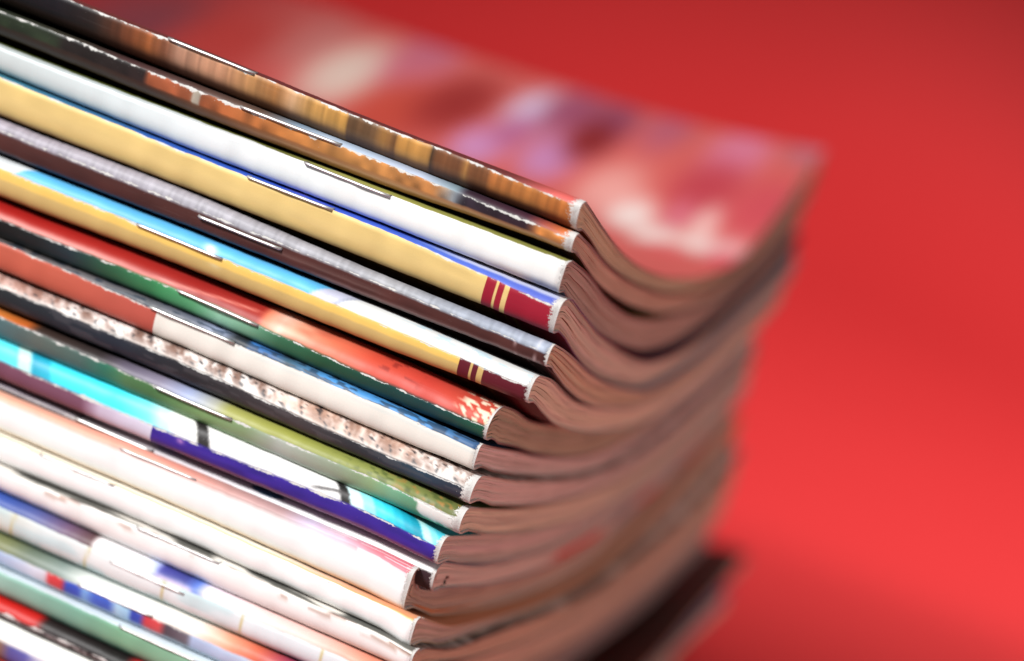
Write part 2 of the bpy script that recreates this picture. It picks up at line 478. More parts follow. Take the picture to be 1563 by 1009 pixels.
TOPBLOBS = [(-116,192,7,18,(200,120,115)),(-101,182,8,20,(232,206,192)),(-91,199,6,17,(215,120,140)),(-85,171,8,19,(205,80,65)),
 (-76,185,7,17,(160,50,48)),(-61,194,5.6,13,(228,216,246)),(-55,200,5.3,15,(165,85,115)),(-46,200,5.3,15,(150,75,105)),
 (-64,169,5.4,11,(214,150,200)),(-50,175,5.6,12,(206,140,190)),(-46,189,4.3,10.5,(140,40,42)),(-34,207,4.7,13.5,(195,100,120)),
 (-17,203,6,14,(228,132,162)),(-4,213,4,9,(195,115,130)),(-17,182,6.7,14,(198,70,82)),(-34,168,6,14,(244,170,162)),
 (-26,159,4.5,9.5,(255,238,232)),(-18,150,5,9,(255,234,228)),(-10,153,4.5,8,(255,230,224)),(-12,166,2.9,8,(246,196,190)),
 (-18,167,2.6,6,(222,120,138)),(-4,154,3.7,9,(246,190,190)),(-2,146,3.5,6,(228,85,98)),(-13,139,4.5,8,(232,105,105)),
 (-4,179,6,14,(212,82,92)),(-146,170,9,24,(125,60,70)),(-128,177,8,20,(185,60,55)),(-61,181,4,9.5,(192,110,152)),(-93,214,5.3,16,(205,110,130))]


def art(k, x, y, v):
    """colour of the cover print with some painted light and shade, sRGB 0..255; x, y world mm; v signed distance round the spine from the fold"""
    p = px_of(k, x); o = np.ones_like(p)
    n = lambda fx, fy, sd: vnoise(p * fx + 500, v * fy + 500, 100 * k + sd)
    C = lambda c: o[..., None] * np.array(c, float)
    if k == 1:
        low = ramp(p, [(0,(20,18,24)),(90,(22,20,28)),(150,(42,32,30)),(205,(120,68,42)),(235,(168,98,54)),(262,(140,90,66)),(280,(196,150,126)),(350,(200,150,118)),(392,(200,150,98)),(430,(176,122,72)),(455,(220,178,138)),(480,(206,158,92)),(535,(208,158,82)),(538,(112,84,58)),(575,(120,90,62)),(590,(190,140,78)),(606,(118,82,52)),(612,(204,152,80)),(655,(206,154,84)),(660,(60,45,35)),(666,(134,88,56)),(700,(126,82,54)),(708,(190,140,80)),(716,(128,84,54)),(740,(132,86,54)),(745,(190,120,64)),(800,(196,128,66)),(860,(200,120,60))])
        st = vnoise(p * .22, v * .15 + 9, 11) * .30 + vnoise(p * .6, v * .2, 12) * .2 + .75
        low = low * (st * .6 + .4)[..., None] * np.array([.95, .92, .90])
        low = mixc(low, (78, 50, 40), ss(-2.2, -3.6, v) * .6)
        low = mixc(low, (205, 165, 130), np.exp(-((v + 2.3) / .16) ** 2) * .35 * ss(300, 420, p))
        top = C((222, 104, 98)); 
        top = mixc(top, (158, 42, 44), ss(-90, -170, x))
        for bx, by, rx, ry, c in TOPBLOBS:
            top = mixc(top, c, np.exp(-(((x - bx) / (rx * 1.12)) ** 2 + ((y - by) / (ry * 1.12)) ** 2) ** 1.7) * 1.0)
        top = mixc(top, (70, 34, 34), ss(5, 1.5, y) * ss(-2, -14, x) * .8)  # strip by the fold painted darker to offset the key light
        return np.where((v > 0)[..., None], top, low)
    if k == 2:
        # worn, dull print
        top = ramp(p, [(0,(45,50,38)),(110,(60,55,45)),(200,(70,45,45)),(400,(90,70,60)),(455,(120,140,160)),(500,(165,182,202)),(640,(170,180,200)),(690,(120,140,150)),(705,(50,34,46)),(790,(66,36,50)),(815,(150,70,60)),(850,(215,120,60)),(870,(225,150,120))])
        low = ramp(p, [(0,(34,46,28)),(90,(44,56,36)),(105,(34,26,24)),(228,(40,26,26)),(236,(165,80,45)),(300,(168,84,48)),(304,(206,190,170)),(312,(206,190,170)),(316,(172,84,44)),(430,(206,120,54)),(520,(200,130,62)),(660,(190,120,60)),(690,(150,160,170)),(705,(44,34,46)),(792,(54,30,44)),(812,(225,135,60)),(850,(230,140,66)),(864,(200,80,80)),(880,(230,150,130))])
        low = (low * .82 + low.mean(-1, keepdims=True) * .12) * (n(.08, .9, 1) * .5 + .75)[..., None]
        band = ramp(p, [(0,(44,34,28)),(230,(60,38,30)),(380,(120,74,44)),(600,(176,122,78)),(880,(172,120,84))])
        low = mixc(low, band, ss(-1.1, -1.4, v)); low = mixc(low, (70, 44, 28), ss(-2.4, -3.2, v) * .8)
        low = mixc(low, (220, 186, 150), np.exp(-((v + 1.75) / .22) ** 2) * .45 * ss(330, 520, p))  # highlight band along the lower face, painted in
        return np.where((v > 0)[..., None], top, low)
    if k == 3:
        top = ramp(p, [(0,(80,90,30)),(430,(120,120,58)),(500,(168,166,92)),(600,(156,154,78)),(880,(140,138,70))])
        low = ramp(p, [(0,(205,213,213)),(200,(218,226,228)),(330,(232,236,238)),(600,(246,245,243)),(880,(244,243,240))])  # white painted dimmer to the left, where the light falls off
        b = ss(650, 760, p) * ss(-3.0, -4.4, v)
        low = mixc(low, ramp(p, [(700,(225,220,216)),(790,(214,180,160)),(815,(150,150,160)),(870,(170,172,182))]), b)
        top = mixc(top, low, ss(.9, .1, v) * .0)
        eg = np.interp(p, [0, 380, 450, 600, 800, 880], [2.2, 1.6, .5, .3, .8, 1.6])
        return np.where((v > eg)[..., None], top, low)
    if k == 4:
        top = ramp(p, [(0,(70,130,150)),(170,(60,112,160)),(250,(52,96,180)),(480,(60,92,200)),(640,(74,104,200)),(860,(88,100,190))])
        top = mixc(top, (140, 110, 200), (n(.05, 1.1, 2) > .7) * ss(395, 410, p) * ss(520, 480, p) * .6)
        top = mixc(top, (212, 214, 230), ss(1.0, 1.9, v) * ss(600, 720, p) * .85)
        top = mixc(top, (34, 32, 62), ss(22, 45, y))
        low = C((222, 190, 122))
        low = low * (n(.03, 1.3, 3) * .06 + .97)[..., None]
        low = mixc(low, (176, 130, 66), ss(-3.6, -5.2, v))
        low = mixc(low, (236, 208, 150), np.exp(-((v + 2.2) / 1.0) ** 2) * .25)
        q = p
        m = (q > 738) & ~((q > 752.5) & (q < 756)) & ~((q > 764.5) & (q < 772))
        low = np.where(m[..., None], C((156, 22, 46)), low)
        return np.where((v > 0)[..., None], top, low)
    if k == 5:
        top = ramp(p, [(0,(160,152,164)),(600,(156,156,162)),(700,(148,154,168)),(860,(156,164,182))])
        top = top * (vnoise(p * .55, v * .4, 51) * .22 + .88)[..., None]
        low = C((82, 42, 38)); low = mixc(low, (58, 28, 26), n(.03, .8, 2) * .7)
        blue = ss(520, 440, p)
        low = mixc(low, (38, 38, 70), ss(-1.9, -2.3, v) * blue)
        low = mixc(low, (135, 112, 110), np.exp(-((v + 1.9) / .28) ** 2) * (1 - blue) * .8)  # thin highlight painted along the lower face
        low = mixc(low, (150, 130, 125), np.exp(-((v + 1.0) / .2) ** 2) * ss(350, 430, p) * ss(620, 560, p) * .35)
        for q in (778, 806, 827):
            low = mixc(low, (190, 165, 165), np.exp(-((p + v * 1.5 - q) / 1.1) ** 2) * .8)
            top = mixc(top, (215, 215, 222), np.exp(-((p - q - 3) / 1.4) ** 2) * (.7 if q > 800 else .1))
        return np.where((v > -.15)[..., None], top, low)
    if k == 6:
        a = steps(p - v * 9, [(-90, (215, 218, 220)), (18, (92, 176, 224)), (470, (196, 196, 216)), (505, (168, 172, 190)), (512, (232, 232, 230))], 5)
        top = a * (n(.02, .6, 1) * .12 + .94)[..., None]
        top = mixc(top, (150, 205, 235), ss(560, 640, p) * (n(.1, 3., 5) > .66) * .35)
        top = mixc(top, (238, 240, 244), np.exp(-(((p - 326 + v * 3) / 9) ** 2) - ((v) / 1.6) ** 4))
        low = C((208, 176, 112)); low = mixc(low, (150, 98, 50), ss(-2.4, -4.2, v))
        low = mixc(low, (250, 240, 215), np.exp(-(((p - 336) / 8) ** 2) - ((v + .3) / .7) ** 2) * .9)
        q = p
        m = (q > 697) & ~((q > 713) & (q < 716.5)) & ~((q > 724) & (q < 732))
        low = np.where(m[..., None], C((98, 24, 38)), low)
        low = mixc(low, (238, 196, 104), ss(-.9, -.75, v) * (p < 697))
        return np.where((v > 0)[..., None], top, low)
    if k == 7:
        top = ramp(p, [(0,(158,24,20)),(180,(156,32,26)),(300,(150,32,28)),(392,(158,42,34)),(402,(222,130,100)),(425,(248,216,196)),(450,(232,168,138)),(500,(216,112,82)),(560,(200,74,54)),(640,(192,62,50)),(720,(196,76,58))])
        top = mixc(top, (214, 140, 128), ss(2.0, .2, v) * ss(330, 120, p) * .9)
        top = mixc(top, (226, 150, 136), np.exp(-((v - 1.0 - (p - 275) * .012) / .3) ** 2) * ss(180, 260, p) * ss(400, 380, p) * .7)
        top = mixc(top, (175, 70, 50), (n(.05, .9, 3)) * ss(400, 440, p) * ss(520, 480, p) * .6)
        top = mixc(top, (120, 30, 28), (n(.09, 1.6, 4) > .72) * ss(560, 580, p) * ss(640, 610, p) * .5)
        nn = vnoise(p * .16 + v * 1.2, v * 1.6, 77)
        cr = ss(.42, .52, nn + .32 * ss(690, 770, p) - .26 * ss(2.2, 4.0, v)) * ss(678, 700, p)
        top = mixc(top, (248, 224, 196), cr)
        low = ramp(p, [(0,(18,18,18)),(60,(26,30,32)),(110,(34,50,58)),(170,(44,88,62)),(250,(62,140,88)),(300,(90,160,112)),(340,(150,200,172)),(385,(120,172,142)),(430,(56,108,78)),(500,(34,80,54)),(600,(26,66,62)),(660,(24,64,66)),(740,(34,92,66))])
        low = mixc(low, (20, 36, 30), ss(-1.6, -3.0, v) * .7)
        return np.where((v > 0)[..., None], top, low)
    if k == 8:
        top = ramp(p, [(0,(120,110,108)),(232,(90,90,96)),(300,(96,100,116)),(340,(150,160,190)),(362,(40,44,50)),(378,(36,40,46)),(385,(60,120,190)),(420,(50,90,140)),(440,(60,90,110)),(500,(74,144,206)),(640,(70,136,196)),(720,(60,90,130))])
        top = mixc(top, (34, 46, 62), (n(.1, 2.2, 3) > .55) * .6)
        low = steps(p, [(-500, (192, 92, 72)), (246, (234, 228, 219))])
        low = mixc(low, (180, 80, 70), ss(60, 240, p) * (p < 246) * .7)
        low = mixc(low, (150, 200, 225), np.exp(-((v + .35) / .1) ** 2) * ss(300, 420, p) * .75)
        return np.where((v > 0)[..., None], top, low)
    if k == 9:
        a = vnoise(p * .06 + v * .22, v * .15, 91); b = vnoise(p * .14 + v * .35, v * .45, 92); c2 = vnoise(p * .5, v * 2.5, 93)
        t = ss(.30, .70, a * .40 + b * .40 + c2 * .25)
        top = mixc(C((128, 98, 86)), (236, 228, 224), t)
        top = mixc(top, (214, 172, 150), (vnoise(p * .05, v * .8, 94)) * ss(380, 460, p) * ss(660, 600, p) * .8)
        top = mixc(top, (182, 132, 118), ss(140, 0, p) * .6)
        top = mixc(top, (45, 42, 46), ss(.74, .82, vnoise(p * .25 + v * 1.3, v * 1.4, 95)) * .8)
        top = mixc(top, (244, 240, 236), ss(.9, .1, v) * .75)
        low = ramp(p, [(0,(34,38,42)),(180,(36,42,54)),(300,(40,38,42)),(460,(66,58,60)),(560,(44,46,52)),(640,(44,66,84)),(700,(44,48,62))])
        low = mixc(low, (90, 84, 88), (n(.03, 2.5, 7) > .62) * .4)
        return np.where((v > 0)[..., None], top, low)
    if k == 10:
        top = ramp(p, [(0,(196,112,48)),(40,(186,92,36)),(58,(56,40,34)),(150,(48,40,40)),(190,(96,88,104)),(245,(132,124,144)),(290,(156,166,200)),(330,(172,172,160)),(350,(160,160,88)),(440,(150,152,70)),(600,(128,136,74)),(690,(100,106,56)),(720,(60,60,40))])
        g = n(.16, 1.7, 4)
        top = mixc(top, (176, 120, 60), ss(.6, .75, g) * ss(560, 640, p) * .7)
        top = mixc(top, (70, 84, 40), ss(.4, .25, g) * ss(480, 600, p) * .6)
        low = ramp(p, [(0,(80,108,112)),(60,(96,104,98)),(130,(78,104,98)),(165,(50,116,96)),(200,(82,122,80)),(240,(74,116,70)),(320,(128,166,108)),(380,(136,160,118)),(430,(176,182,172)),(520,(150,164,140)),(570,(140,168,124)),(600,(122,176,142)),(660,(84,144,108)),(700,(110,156,118))])
        tear = ss(636, 668, p + n(.12, 1.5, 9) * 26) * ss(-3.6, -.2, v + n(.2, 1., 10))
        low = mixc(low, (236, 234, 230), ss(.35, .6, tear))
        return np.where((v > 0)[..., None], top, low)
    if k == 11:
        q = p + v * 6
        top = ramp(q, [(0,(90,225,240)),(26,(90,228,244)),(30,(190,236,232)),(46,(200,240,236)),(52,(30,160,190)),(76,(34,172,200)),(82,(60,214,238)),(190,(70,230,250)),(232,(120,232,244)),(250,(190,242,246)),(262,(200,240,240)),(272,(244,246,242)),(300,(246,246,242))])
        q2 = p + v * 8
        hard = steps(q2, [(-90, (246, 246, 242)), (307, (36, 32, 32)), (325, (238, 236, 236)), (522, (34, 32, 32)), (536, (214, 240, 244)), (556, (150, 228, 240)), (574, (70, 214, 236)), (590, (50, 200, 224)), (604, (34, 184, 208)), (618, (24, 164, 190)), (632, (20, 150, 176)), (646, (186, 238, 240)), (660, (130, 222, 236)), (672, (80, 206, 228))], 4)
        top = mixc(top, hard, ss(296, 307, q2)) if False else np.where((q2 >= 305)[..., None], hard, top)
        top = mixc(top, (40, 34, 34), np.exp(-((v - 1.1 * ss(440, 526, p)) / .18) ** 2) * ss(470, 490, p) * (p < 530) * .9)
        low = ramp(p, [(0,(118,72,92)),(130,(126,82,104)),(160,(206,190,212)),(236,(218,212,230))])
        pur = mixc(C((66, 42, 158)), (50, 34, 130), n(.03, 1.4, 5))
        low = np.where((p > 239)[..., None], pur, low)
        low = mixc(low, (196, 140, 200), np.exp(-(((p - 283) / 5) ** 2) - ((v + .5) / .4) ** 2) * .9)
        low = mixc(low, (150, 92, 122), ss(-2.1, -2.5, v) * ss(239, 300, p) * .8)
        return np.where((v > 0)[..., None], top, low)
    if k == 12:
        top = ramp(p, [(0,(150,140,152)),(112,(150,142,148)),(115,(70,64,72)),(119,(160,158,160)),(226,(190,186,190)),(300,(196,190,196)),(420,(222,222,226)),(480,(240,238,238)),(690,(244,242,240))])
        top = mixc(top, (60, 100, 130), (n(.02, .5, 4) > .6) * ss(330, 380, p) * ss(470, 420, p) * ss(.8, 1.4, v))
        low = C((60, 52, 56)); low = mixc(low, (160, 155, 158), ss(-.5, 0, v) * .9)
        low = mixc(low, (60, 40, 46), ss(600, 640, p))
        top = mixc(top, (44, 40, 42), ss(1.7, 2.3, v) * .0)
        return np.where((v > 0)[..., None], top, low)
    if k == 13:
        top = ramp(p, [(0,(240,178,152)),(190,(238,166,146)),(280,(226,150,134)),(350,(196,150,144)),(430,(186,152,152)),(470,(210,196,220)),(520,(232,190,206)),(570,(226,130,142)),(640,(222,104,118))])
        top = mixc(top, (246, 226, 230), (n(.01, 3.2, 3) > .58) * ss(470, 520, p) * .85)
        low = C((252, 252, 252)); low = mixc(low, (232, 232, 232), n(.01, .5, 4) * .35)
        low = mixc(low, (226, 196, 160), ss(-5.2, -5.8, v) * .6)
        return np.where((v > -.1)[..., None], top, low)
    if k == 14:
        top = C((246, 240, 226)); low = C((252, 251, 250))
        top = mixc(top, (200, 160, 90), np.exp(-((v - .5) / .3) ** 2) * .7)
        top = mixc(top, (214, 100, 40), ss(380, 620, p) * ss(.4, .8, v) * .6)
        low = mixc(low, (205, 170, 150), (n(.05, 2., 5) > .74) * ss(-1., -.2, v) * .5 * ss(280, 60, p))
        return np.where((v > 0)[..., None], top, low)
    if k == 15:
        top = C((236, 230, 222)); low = C((250, 249, 247))
        sp = ss(.62, .72, vnoise(p * .05, v * 1.6, 151)) * ss(-1.3, -.1, v) * ss(1, .2, v)
        low = mixc(low, (176, 140, 124), sp * .8); top = mixc(top, (120, 90, 84), sp)
        top = mixc(top, (60, 60, 56), ss(.5, .9, v) * .75 * ss(.25, .5, vnoise(p * .02, v * .4, 152)))
        return np.where((v > 0)[..., None], top, low)
    if k == 16:
        top = ramp(p, [(0,(58,84,160)),(50,(84,92,150)),(100,(110,84,112)),(138,(98,70,72)),(146,(240,236,236)),(215,(244,240,244)),(236,(190,200,236)),(246,(70,70,150)),(282,(66,70,140)),(300,(90,120,200)),(316,(234,222,236)),(380,(240,212,210)),(480,(236,190,180)),(560,(214,140,116)),(640,(190,110,80))])
        top = mixc(top, (236, 214, 232), ss(.9, .2, v) * ss(232, 250, p) * ss(305, 290, p) * .8)
        low = ramp(p, [(0,(222,226,216)),(70,(226,236,236)),(150,(238,242,242)),(400,(230,238,242)),(640,(226,232,236))])
        low = mixc(low, (196, 222, 226), ss(.55, .8, n(.02, .6, 6)) * .7)
        for q in (24, 140, 258, 377, 496, 615):
            low = mixc(low, (206, 186, 110), np.exp(-((p - v * .8 - q) / 1.6) ** 2) * .8)
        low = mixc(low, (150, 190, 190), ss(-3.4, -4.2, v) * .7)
        return np.where((v > 0)[..., None], top, low)
    if k == 17:
        top = ramp(p, [(0,(120,124,84)),(40,(104,116,100)),(90,(128,142,136)),(130,(214,216,212)),(200,(236,234,230)),(300,(236,224,214)),(350,(226,150,120)),(390,(206,100,74)),(440,(150,52,84)),(520,(170,120,140)),(640,(200,190,190))])
        low = ramp(p, [(0,(176,200,234)),(55,(216,222,238)),(72,(214,214,226)),(78,(214,70,74)),(98,(206,66,70)),(106,(52,84,190)),(124,(60,90,196)),(134,(130,180,236)),(150,(70,104,206)),(172,(64,100,200)),(184,(180,220,246)),(202,(160,206,240)),(208,(48,68,176)),(220,(60,84,186)),(228,(210,66,74)),(250,(216,84,86)),(260,(84,74,84)),(292,(110,104,114)),(300,(176,194,228)),(420,(206,220,240)),(640,(210,214,220))])
        low = mixc(low, (190, 206, 220), ss(-1.7, -2.3, v) * .8)
        return np.where((v > 0)[..., None], top, low)
    if k == 18:
        top = C((206, 216, 222)); low = ramp(p, [(0,(150,190,176)),(120,(120,170,150)),(190,(124,176,142)),(320,(136,180,152)),(640,(140,184,160))])
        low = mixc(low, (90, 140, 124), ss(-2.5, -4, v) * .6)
        return np.where((v > 0)[..., None], top, low)
    if k == 19:
        top = ramp(p, [(0,(196,28,22)),(52,(188,30,26)),(66,(34,24,24)),(190,(26,22,22)),(206,(190,40,40)),(300,(60,40,40)),(560,(30,24,26)),(610,(96,70,84)),(660,(110,84,96)),(700,(44,30,34)),(760,(30,22,24))])
        low = mixc(C((30, 28, 30)), (170, 165, 165), (n(.3, 2.5, 3) > .55) * .6)
        return np.where((v > 0)[..., None], top, low)
    if k == 20:
        top = mixc(C((243, 242, 236)), (52, 26, 20), ss(20, 60, y)); low = ramp(p, [(0,(140,110,90)),(16,(90,90,160)),(40,(96,100,176)),(60,(190,190,215)),(110,(235,232,228)),(640,(220,215,210))])  # top painted dark towards the back as shade of the recess
        return np.where((v > 0)[..., None], top, low)
    pal = {21: (180, 60, 50), 22: (225, 222, 215), 23: (60, 90, 140), 24: (212, 180, 120), 25: (235, 232, 228), 26: (70, 110, 90)}
    return C(pal[k]) * (n(.02, .5, 2) * .2 + .85)[..., None]


HARD = {4: [738, 752.5, 756, 764.5, 772], 6: [697, 713, 716.5, 724, 732, 512], 8: [246], 11: [239, 309, 327, 524, 538]}
#        fold wear (mm), end wear (mm), roughness
WEAR = {1: (.42, 1.5), 2: (.34, 1.5), 3: (.05, .5), 4: (.26, 1.3), 5: (.24, .5), 6: (.22, .7), 7: (.24, .6), 8: (.24, .5), 9: (.22, 1.6),
        10: (.28, 1.5), 11: (.26, .8), 12: (.2, .6), 13: (.05, .9), 14: (.03, .5), 15: (.06, .5), 16: (.10, .5), 17: (.16, .4), 18: (.12, .4), 19: (.35, .4), 20: (.1, .4)}
PAGECOL = {1: (.62, .45, .32), 2: (.56, .34, .27), 3: (.42, .27, .24), 4: (.66, .48, .40), 5: (.66, .44, .33), 6: (.64, .46, .37), 7: (.56, .41, .31),
           8: (.62, .44, .42), 9: (.68, .50, .45), 10: (.64, .50, .40), 11: (.66, .49, .45), 12: (.64, .48, .42), 13: (.60, .40, .33), 14: (.60, .41, .35), 15: (.60, .40, .30), 16: (.58, .38, .30), 17: (.30, .2, .18), 18: (.26, .18, .18), 19: (.2, .14, .12), 20: (.66, .30, .17)}
EDGECOL = {1: (90, 80, 74), 2: (90, 80, 76), 3: (84, 66, 62), 4: (66, 60, 92), 5: (150, 140, 130), 6: (150, 136, 124), 7: (110, 96, 90), 8: (120, 100, 90), 9: (170, 150, 136),
           10: (150, 136, 120), 11: (180, 164, 150), 12: (150, 130, 124), 13: (190, 170, 150), 14: (180, 150, 120)}

LABEL = {
1: 'topmost magazine, orange-brown striped spine and red glossy cover with pink and lilac blurs',
2: 'second magazine from the top, worn brown and orange spine with a pale blue patch',
3: 'thick magazine with a plain white spine and olive upper edge, third from the top',
4: 'large gold-spined magazine with a crimson band and a bright blue cover edge',
5: 'magazine with grey cover edge over a dark chocolate-brown spine and shiny staple',
6: 'gold-spined magazine with sky-blue cover edge and dark maroon band near its end',
7: 'magazine with a red cover fading to peach above a dark green back edge',
8: 'magazine with a salmon spine that turns plain cream right of its staple',
9: 'magazine with cream and brown fur-like texture above a charcoal back edge',
10: 'magazine with olive front edge, sage green spine and a torn white corner',
11: 'magazine with bright cyan and white cover edge over a deep purple spine',
12: 'thin grey-white magazine squeezed between the purple spine and a thick white spine',
13: 'thick blank white magazine with a peach-pink upper edge, its end curling open',
14: 'plain white magazine directly below the thick white one with peach edge',
15: 'off-white magazine with small brown scuffs along its upper edge',
16: 'pale blue-white magazine with thin yellow tick lines across its spine',
17: 'magazine with red and blue blocks on a pale blue spine',
18: 'magazine with a pale grey upper edge and sea-green spine near the bottom',
19: 'thin black magazine with red patches and a scuffed grey fold',
20: 'cream white magazine with a blue and tan lower edge, bottom left of the photo',
}
GROUP = 'magazines piled in one stack'

# staples: magazine -> x range along the fold (mm), how far below the fold it sits, how proud it stands
STAPLE = {1: (265, 392, .15, .30), 2: (375, 520, .1, .2), 3: (470, 592, .0, .1), 4: (385, 507, -.1, .05), 5: (313, 433, -.85, .35), 6: (216, 342, -.05, .1),
          7: (277, 395, .1, .3), 8: (237, 360, .1, .3), 10: (245, 358, .0, .3), 12: (113, 230, .1, .3), 13: (188, 303, -.1, .08), 14: (65, 178, -.2, .08),
          15: (215, 339, -.1, .1), 16: (175, 287, -.6, .1), 17: (123, 235, .2, .3), 18: (188, 310, .1, .3)}


def x_of(k, p):
    s = MAG[k]['st']
    return s[0][0] + (p - 3) * (s[2][0] - s[0][0]) / 577.0


def tube(path, r, ns=8, flat=1.0):
    path = np.array(path, float); n = len(path)
    t = np.gradient(path, axis=0); t /= np.linalg.norm(t, axis=1)[:, None]
    ref = np.array([0, 0, 1.0])
    if abs(t[0, 2]) > .9: ref = np.array([1., 0, 0])
    V = []
    for i in range(n):
        a = np.cross(t[i], [0, 0, 1.0]) if abs(t[i, 2]) < .95 else np.cross(t[i], [1.0, 0, 0])
        a /= np.linalg.norm(a); b = np.cross(t[i], a)
        for j in range(ns + 1):
            w = 2 * np.pi * j / ns
            V.append(path[i] + r * (np.cos(w) * a * flat + np.sin(w) * b))
    V = np.array(V).reshape(n, ns + 1, 3)
    return mesh_from_grid('t', V)


def end_x(k, x, y):
    return x + MAG[k]['sh'] * y


for k in range(1, NMAG + 1):
    M = MAG[k]; xe = M['xe']; W = WID[k]
    root = bpy.data.objects.new('magazine', None)
    scene.collection.objects.link(root)
    root.empty_display_size = .01
    root.location = (xe * MM, 0, M['tp'][1] * MM)
    bpy.context.view_layer.update()
    root['label'] = LABEL.get(k, 'magazine at the foot of the stack, resting below the cream white one')
    root['category'] = 'magazine'
    root['group'] = GROUP if k <= 20 else 'magazines at the foot of the stack'
    vis = k <= 20
    L0 = -273 + xe * .3
    # ---- cover
    if vis:
        xs = np.concatenate([np.arange(L0, -112, 10.), np.arange(-112, xe - 1.2, .42), np.linspace(xe - 1.2, xe, 9)])
        for q in HARD.get(k, []):
            xq = x_of(k, q); xs = np.concatenate([xs, [xq - .04, xq + .04]])
    else:
        xs = np.concatenate([np.arange(L0, xe, 12.), [xe]])
    xs = np.unique(xs[(xs >= L0) & (xs <= xe)])
    y, z, fi = contour(k, xs, vis)
    # small unevenness of the fold line and of the cover
    yj = np.broadcast_to(y, z.shape).copy()
    if vis:
        nose = np.exp(-np.clip(y, 0, None) / 2.5)
        wob = (vnoise(xs * .5 + 200, xs * 0 + k, 31 + k) - .5) * .10 + (vnoise(xs * 1.7 + 300, xs * 0 + k, 41 + k) - .5) * .06
        z = z + (wob[:, None] * nose[None, :])
        yj += (vnoise(xs * .35 + 100, xs * 0 + k, 51 + k) - .5)[:, None] * .25 * nose[None, :]
        # dog-eared corner of the spine end
        endf = ss(1.0, 0.0, xe - xs)
        yj += (endf * .25)[:, None] * nose[None, :]
    if k == 13:      # the trimmed end of this one bows outwards a little
        pass
    seg = np.sqrt(np.diff(y) ** 2 + np.diff(z[-1]) ** 2)
    arc = np.concatenate([[0], np.cumsum(seg)]); vv = -(arc - arc[fi])
    Xg = xs[:, None] + M['sh'] * y[None, :]
    P = np.stack([Xg, yj, z], -1)
    vg = np.broadcast_to(vv, z.shape)
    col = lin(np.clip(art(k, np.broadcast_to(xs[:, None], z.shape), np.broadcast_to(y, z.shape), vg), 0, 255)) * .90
    uv = np.stack([np.broadcast_to((xe - xs)[:, None], z.shape), vg], -1)
    V, F = mesh_from_grid('c', P)
    chunks = [(V, F, col.reshape(-1, 3), uv.reshape(-1, 2))]
    th = .26
    # inner face (coarse) and rim
    xi = np.unique(np.concatenate([np.arange(L0, -110, 16.), np.arange(-110, xe - 2, 5.), [xe]]))
    sel = [int(np.argmin(abs(xs - a))) for a in xi]
    yo_, zo_ = offset(y, z[sel], th)
    yo_ = yo_ + (yj[sel] - y[None, :]); yo_ = np.minimum(yo_, W)
    Pi = np.stack([xs[sel][:, None] + M['sh'] * y[None, :], yo_, zo_], -1)
    Vi, Fi = mesh_from_grid('i', Pi[::-1])
    paper = np.full((len(Vi), 3), .62)
    uvfar = np.full((len(Vi), 2), 50.0)
    chunks.append((Vi, Fi, paper, uvfar))
    ec = lin(EDGECOL.get(k, (104, 78, 64)))
    for e, inn in ((-1, -1), (0, 0)):
        rim = np.stack([P[e], Pi[inn]], 0)
        if e == 0: rim = rim[::-1]
        Vr, Fr = mesh_from_grid('r', rim[::-1])
        cc = np.tile(ec, (len(Vr), 1))
        if e == -1:
            near = np.exp(-y / 3.0)[None, :, None] * np.ones((2, 1, 1))
            cc = ec[None, None, :] * (1 - near) + np.array([.70, .66, .60]) * near
            if k == 4:
                dk = ss(18, 60, y)[None, :, None]; cc = cc * (1 - dk) + lin((40, 34, 70)) * dk
            if k == 12:
                q = (vnoise(y * .05 + 3, y * 0, 5))[None, :, None]
                low = (np.arange(len(y)) > fi)[None, :, None]
                cc = np.where(low & (q > .55), lin((150, 40, 40)), cc)
            cc = np.broadcast_to(cc, (2, len(y), 3)).reshape(-1, 3)
        chunks.append((Vr, Fr, np.array(cc), np.full((len(Vr), 2), 50.0)))
    # fore edge strips of the cover
    for s_ in (0, -1):
        st_ = np.stack([P[sel][:, s_], Pi[:, s_]], 1)
        if s_ == 0: st_ = st_[:, ::-1]
        Vs, Fs = mesh_from_grid('s', st_)
        chunks.append((Vs, Fs, np.full((len(Vs), 3), .6), np.full((len(Vs), 2), 50.0)))
    wf, ew = WEAR.get(k, (.1, .4))
    cv = build_mesh('cover', chunks, cover_material(k, wf, ew), root)
    # ---- pages: nested folded sections
    n = 5 if vis else 3
    if k in (12, 13, 19): n = 4
    xp = np.unique(np.concatenate([np.linspace(L0 + 1, -110, 6), np.linspace(-100, xe - 3, 16), [xe - .3]]))
    yc, zc, fc = contour(k, xp, False)
    # densify outline near the spine so the folds stay round
    yo1, zo1 = offset(yc, zc, th + .06)
    yo1 = np.minimum(yo1, W - .6)
    mid_y = np.maximum(yo1, 0)
    nT = fc + 1
    # medial line from outline pairs
    ytop = yc[:fc + 1][::-1]; ybot = yc[fc:]
    medz = np.empty_like(zc)
    for i in range(len(xp)):
        zt = np.interp(yc, ytop, zo1[i, :fc + 1][::-1]); zb2 = np.interp(yc, ybot, zo1[i, fc:])
        medz[i] = (zt + zb2) / 2
    thick = abs(M['pk'][1] - M['bt'][1])
    ym = M.get('y0', 0) + thick * .48
    medy = np.maximum(yc, ym)
    mz_at = np.array([np.interp(medy, np.sort(yc), medz[i][np.argsort(yc)]) for i in range(len(xp))])
    pc = np.array(PAGECOL.get(k, (.6, .45, .38))) * np.array([1.0, .97, .91]) * (1 + (rng.random() - .5) * .3)
    chs = []
    r2 = np.random.default_rng(900 + k)
